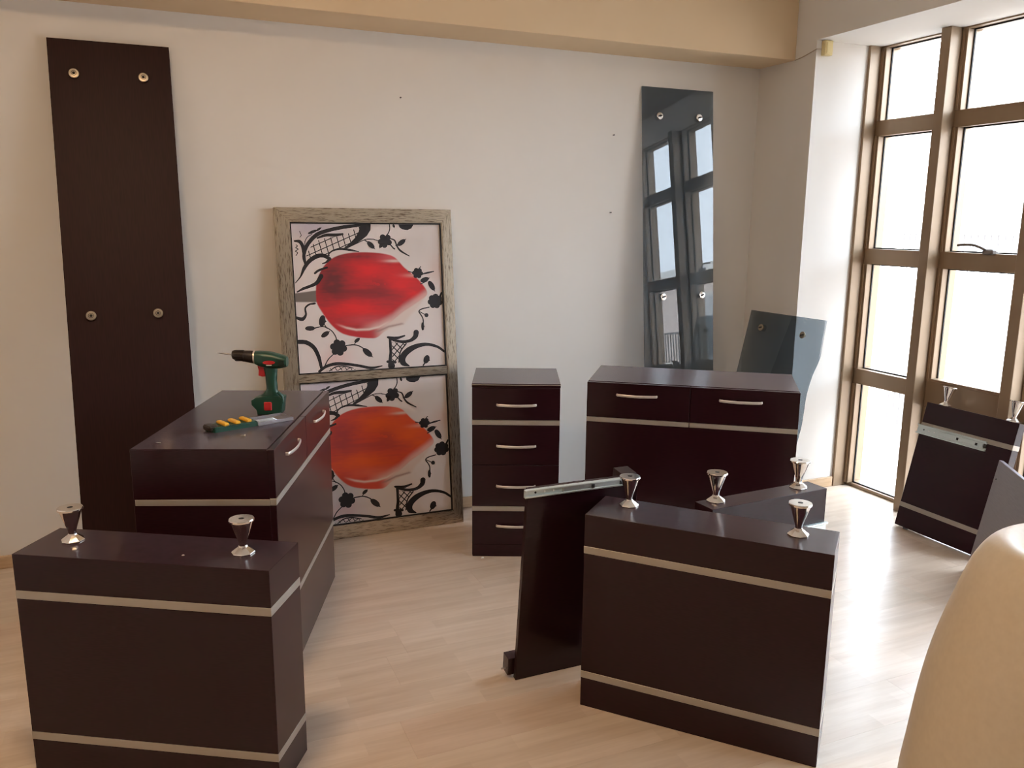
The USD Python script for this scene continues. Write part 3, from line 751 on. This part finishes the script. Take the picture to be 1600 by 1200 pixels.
obj("lid", cat_(bx(.158, .285, -.040, .045, .001, .003), bx(.158, .285, -.042, -.040, .001, .012), bx(.158, .285, .045, .047, .001, .012), bx(.285, .287, -.042, .047, .001, .012)), "clear_plastic", CS)
for k in range(4):
    obj("drill_bit", mv(rot(lathe([(.0012 + .0005 * k, 0), (.0012 + .0005 * k, .07), (.0002, .075)], 8), math.pi / 2, (0, 1, 0)), .165, -.016 + .010 * k, .0065), "steel", CS)

SCW = thing("screw", "small loose pale screw lying in front of the drill-bit case", "screw", (-0.872, 2.563, ZT + .004), .3)
obj("shank", rot(lathe([(.0008, 0), (.0018, .004), (.0018, .014)], 8), math.pi / 2, (0, 1, 0)), "steel", SCW)
obj("head", mv(rot(lathe([(.0018, 0), (.0038, .003), (.0034, .004)], 10), math.pi / 2, (0, 1, 0)), .013, 0, 0), "white_plastic", SCW)
W2 = thing("screw", "small dark screw lying at the left edge of the sideboard top with the drill", "screw", (-1.105, 2.475, ZT + .003), -.2)
obj("shank", rot(lathe([(.0008, 0), (.0016, .004), (.0016, .018)], 8), math.pi / 2, (0, 1, 0)), "steel", W2)

SP_ = thing("paper_scrap", "tiny white scrap of paper on the floor at the foot of the chest", "scrap", (-0.128, 3.522, 0.0), .4)
g_ = np.array([(-.008, -.003, .0), (.007, -.004, .0), (.009, .004, .0), (-.005, .005, .0), (0, .001, .006), (-.006, .000, .004), (.006, .002, .0035)])
obj("crumple", trimesh.convex.convex_hull(g_), "white_plastic", SP_)

# ---------------------------------------------------------------- small things on the walls
for k, (s, z, lab) in enumerate(((0.569, 1.955, "upper of two small screws in the back wall left of the glass panel"), (0.564, 1.554, "lower of two small screws in the back wall left of the glass panel"), (-0.587, 2.071, "single small nail high in the back wall above the framed prints"))):
    Wn = thing("wall_screw", lab, "screw", R(s, 0, z), YW)
    obj("shank", rot(lathe([(.0022, 0), (.0022, .012)], 8), math.pi / 2, (1, 0, 0)), "wenge_edge", Wn)
    obj("head", mv(rot(lathe([(.0040, 0), (.0034, .003)], 10), math.pi / 2, (1, 0, 0)), 0, -.011, 0), "railing_metal", Wn)

AS = thing("alarm_sensor", "small yellowed plastic sensor box at the top of the window reveal", "sensor", R(1.556, TP, 2.355), YW)
obj("housing", bx(-.026, .026, -.030, 0, 0, .072, .003), "sensor_plastic", AS)
obj("cover", bx(-.019, .019, -.034, -.029, .008, .064, .003), "sensor_plastic", AS)
CB = thing("sensor_cable", "thin cable running from the beam along the pier to the sensor box", "cable", R(SP, TB, ZB), YW)
cp = catmull([(-.004, 0.0, .000), (-.004, -.05, .006), (-.004, -.10, .016), (-.004, TP - TB, .028), (.004, TP - TB - .004, .030), (.034, TP - TB - .004, .032)], 6)
obj("sheath", sweep(cp, .003, .003, (0, .2, 1), 8), "cable_sheath", CB, smooth=60)

LP = thing("ceiling_lamp", "unseen round ceiling lamp, warming the upper back wall and beam from out of view", "lamp", R(-1.9, -2.3, H_CEIL), YW)  # out of view, placed to warm the upper back wall and beam
obj("base_plate", lathe([(.21, -.035), (.215, -.03), (.215, 0)], 40), "white_plastic", LP, smooth=40)
obj("diffuser", lathe([(.05, -.105), (.13, -.090), (.18, -.065), (.200, -.036)], 40), "lamp_glow", LP, smooth=60)

# ---------------------------------------------------------------- outside: the street and the house opposite
SF, TH = 13.5, 3.35
gr = thing("street", "pale paved street and ground outside, below the windows", "street", R(2.2, 0, -9.5), YW, kind="structure")
obj("pavement", bx(0, 60, -50, 50, -.2, 0), "pavement", gr)
BD = thing("apartment_house", "pink-beige house with balconies across the street, seen in the glass panel's reflection", "building", R(SF, -4, -9.5), YW)
hz = TH + 9.5
obj("wall", bx(0, 8, -16, 16, 0, hz, .02), "facade_pink", BD)
obj("parapet", bx(-.30, .2, -16.2, 16.2, hz - .35, hz + .05, .02), "facade_white", BD)
for fl_ in range(4):
    zf = hz - 3.1 * (fl_ + 1)
    for kx in range(4):
        y0 = -14 + 7.4 * kx
        b_ = obj("balcony", bx(-1.1, 0, y0, y0 + 4.6, zf, zf + .22, .01), "facade_white", BD)
        bars = [bx(-1.08, -1.05, y, y + .02, zf + .22, zf + 1.1) for y in np.arange(y0 + .05, y0 + 4.6, .14)]
        obj("railing", cat_(*bars, bx(-1.10, -1.03, y0, y0 + 4.6, zf + 1.08, zf + 1.14)), "railing_metal", b_)
        for j in range(2):
            yw_ = y0 + .6 + 2.0 * j
            wn = obj("window", bx(-.06, .05, yw_, yw_ + 1.3, zf + .22, zf + 2.3, .01), "facade_white", BD)
            obj("pane", bx(-.075, -.05, yw_ + .1, yw_ + 1.2, zf + .35, zf + 2.2), "facade_glass", wn)
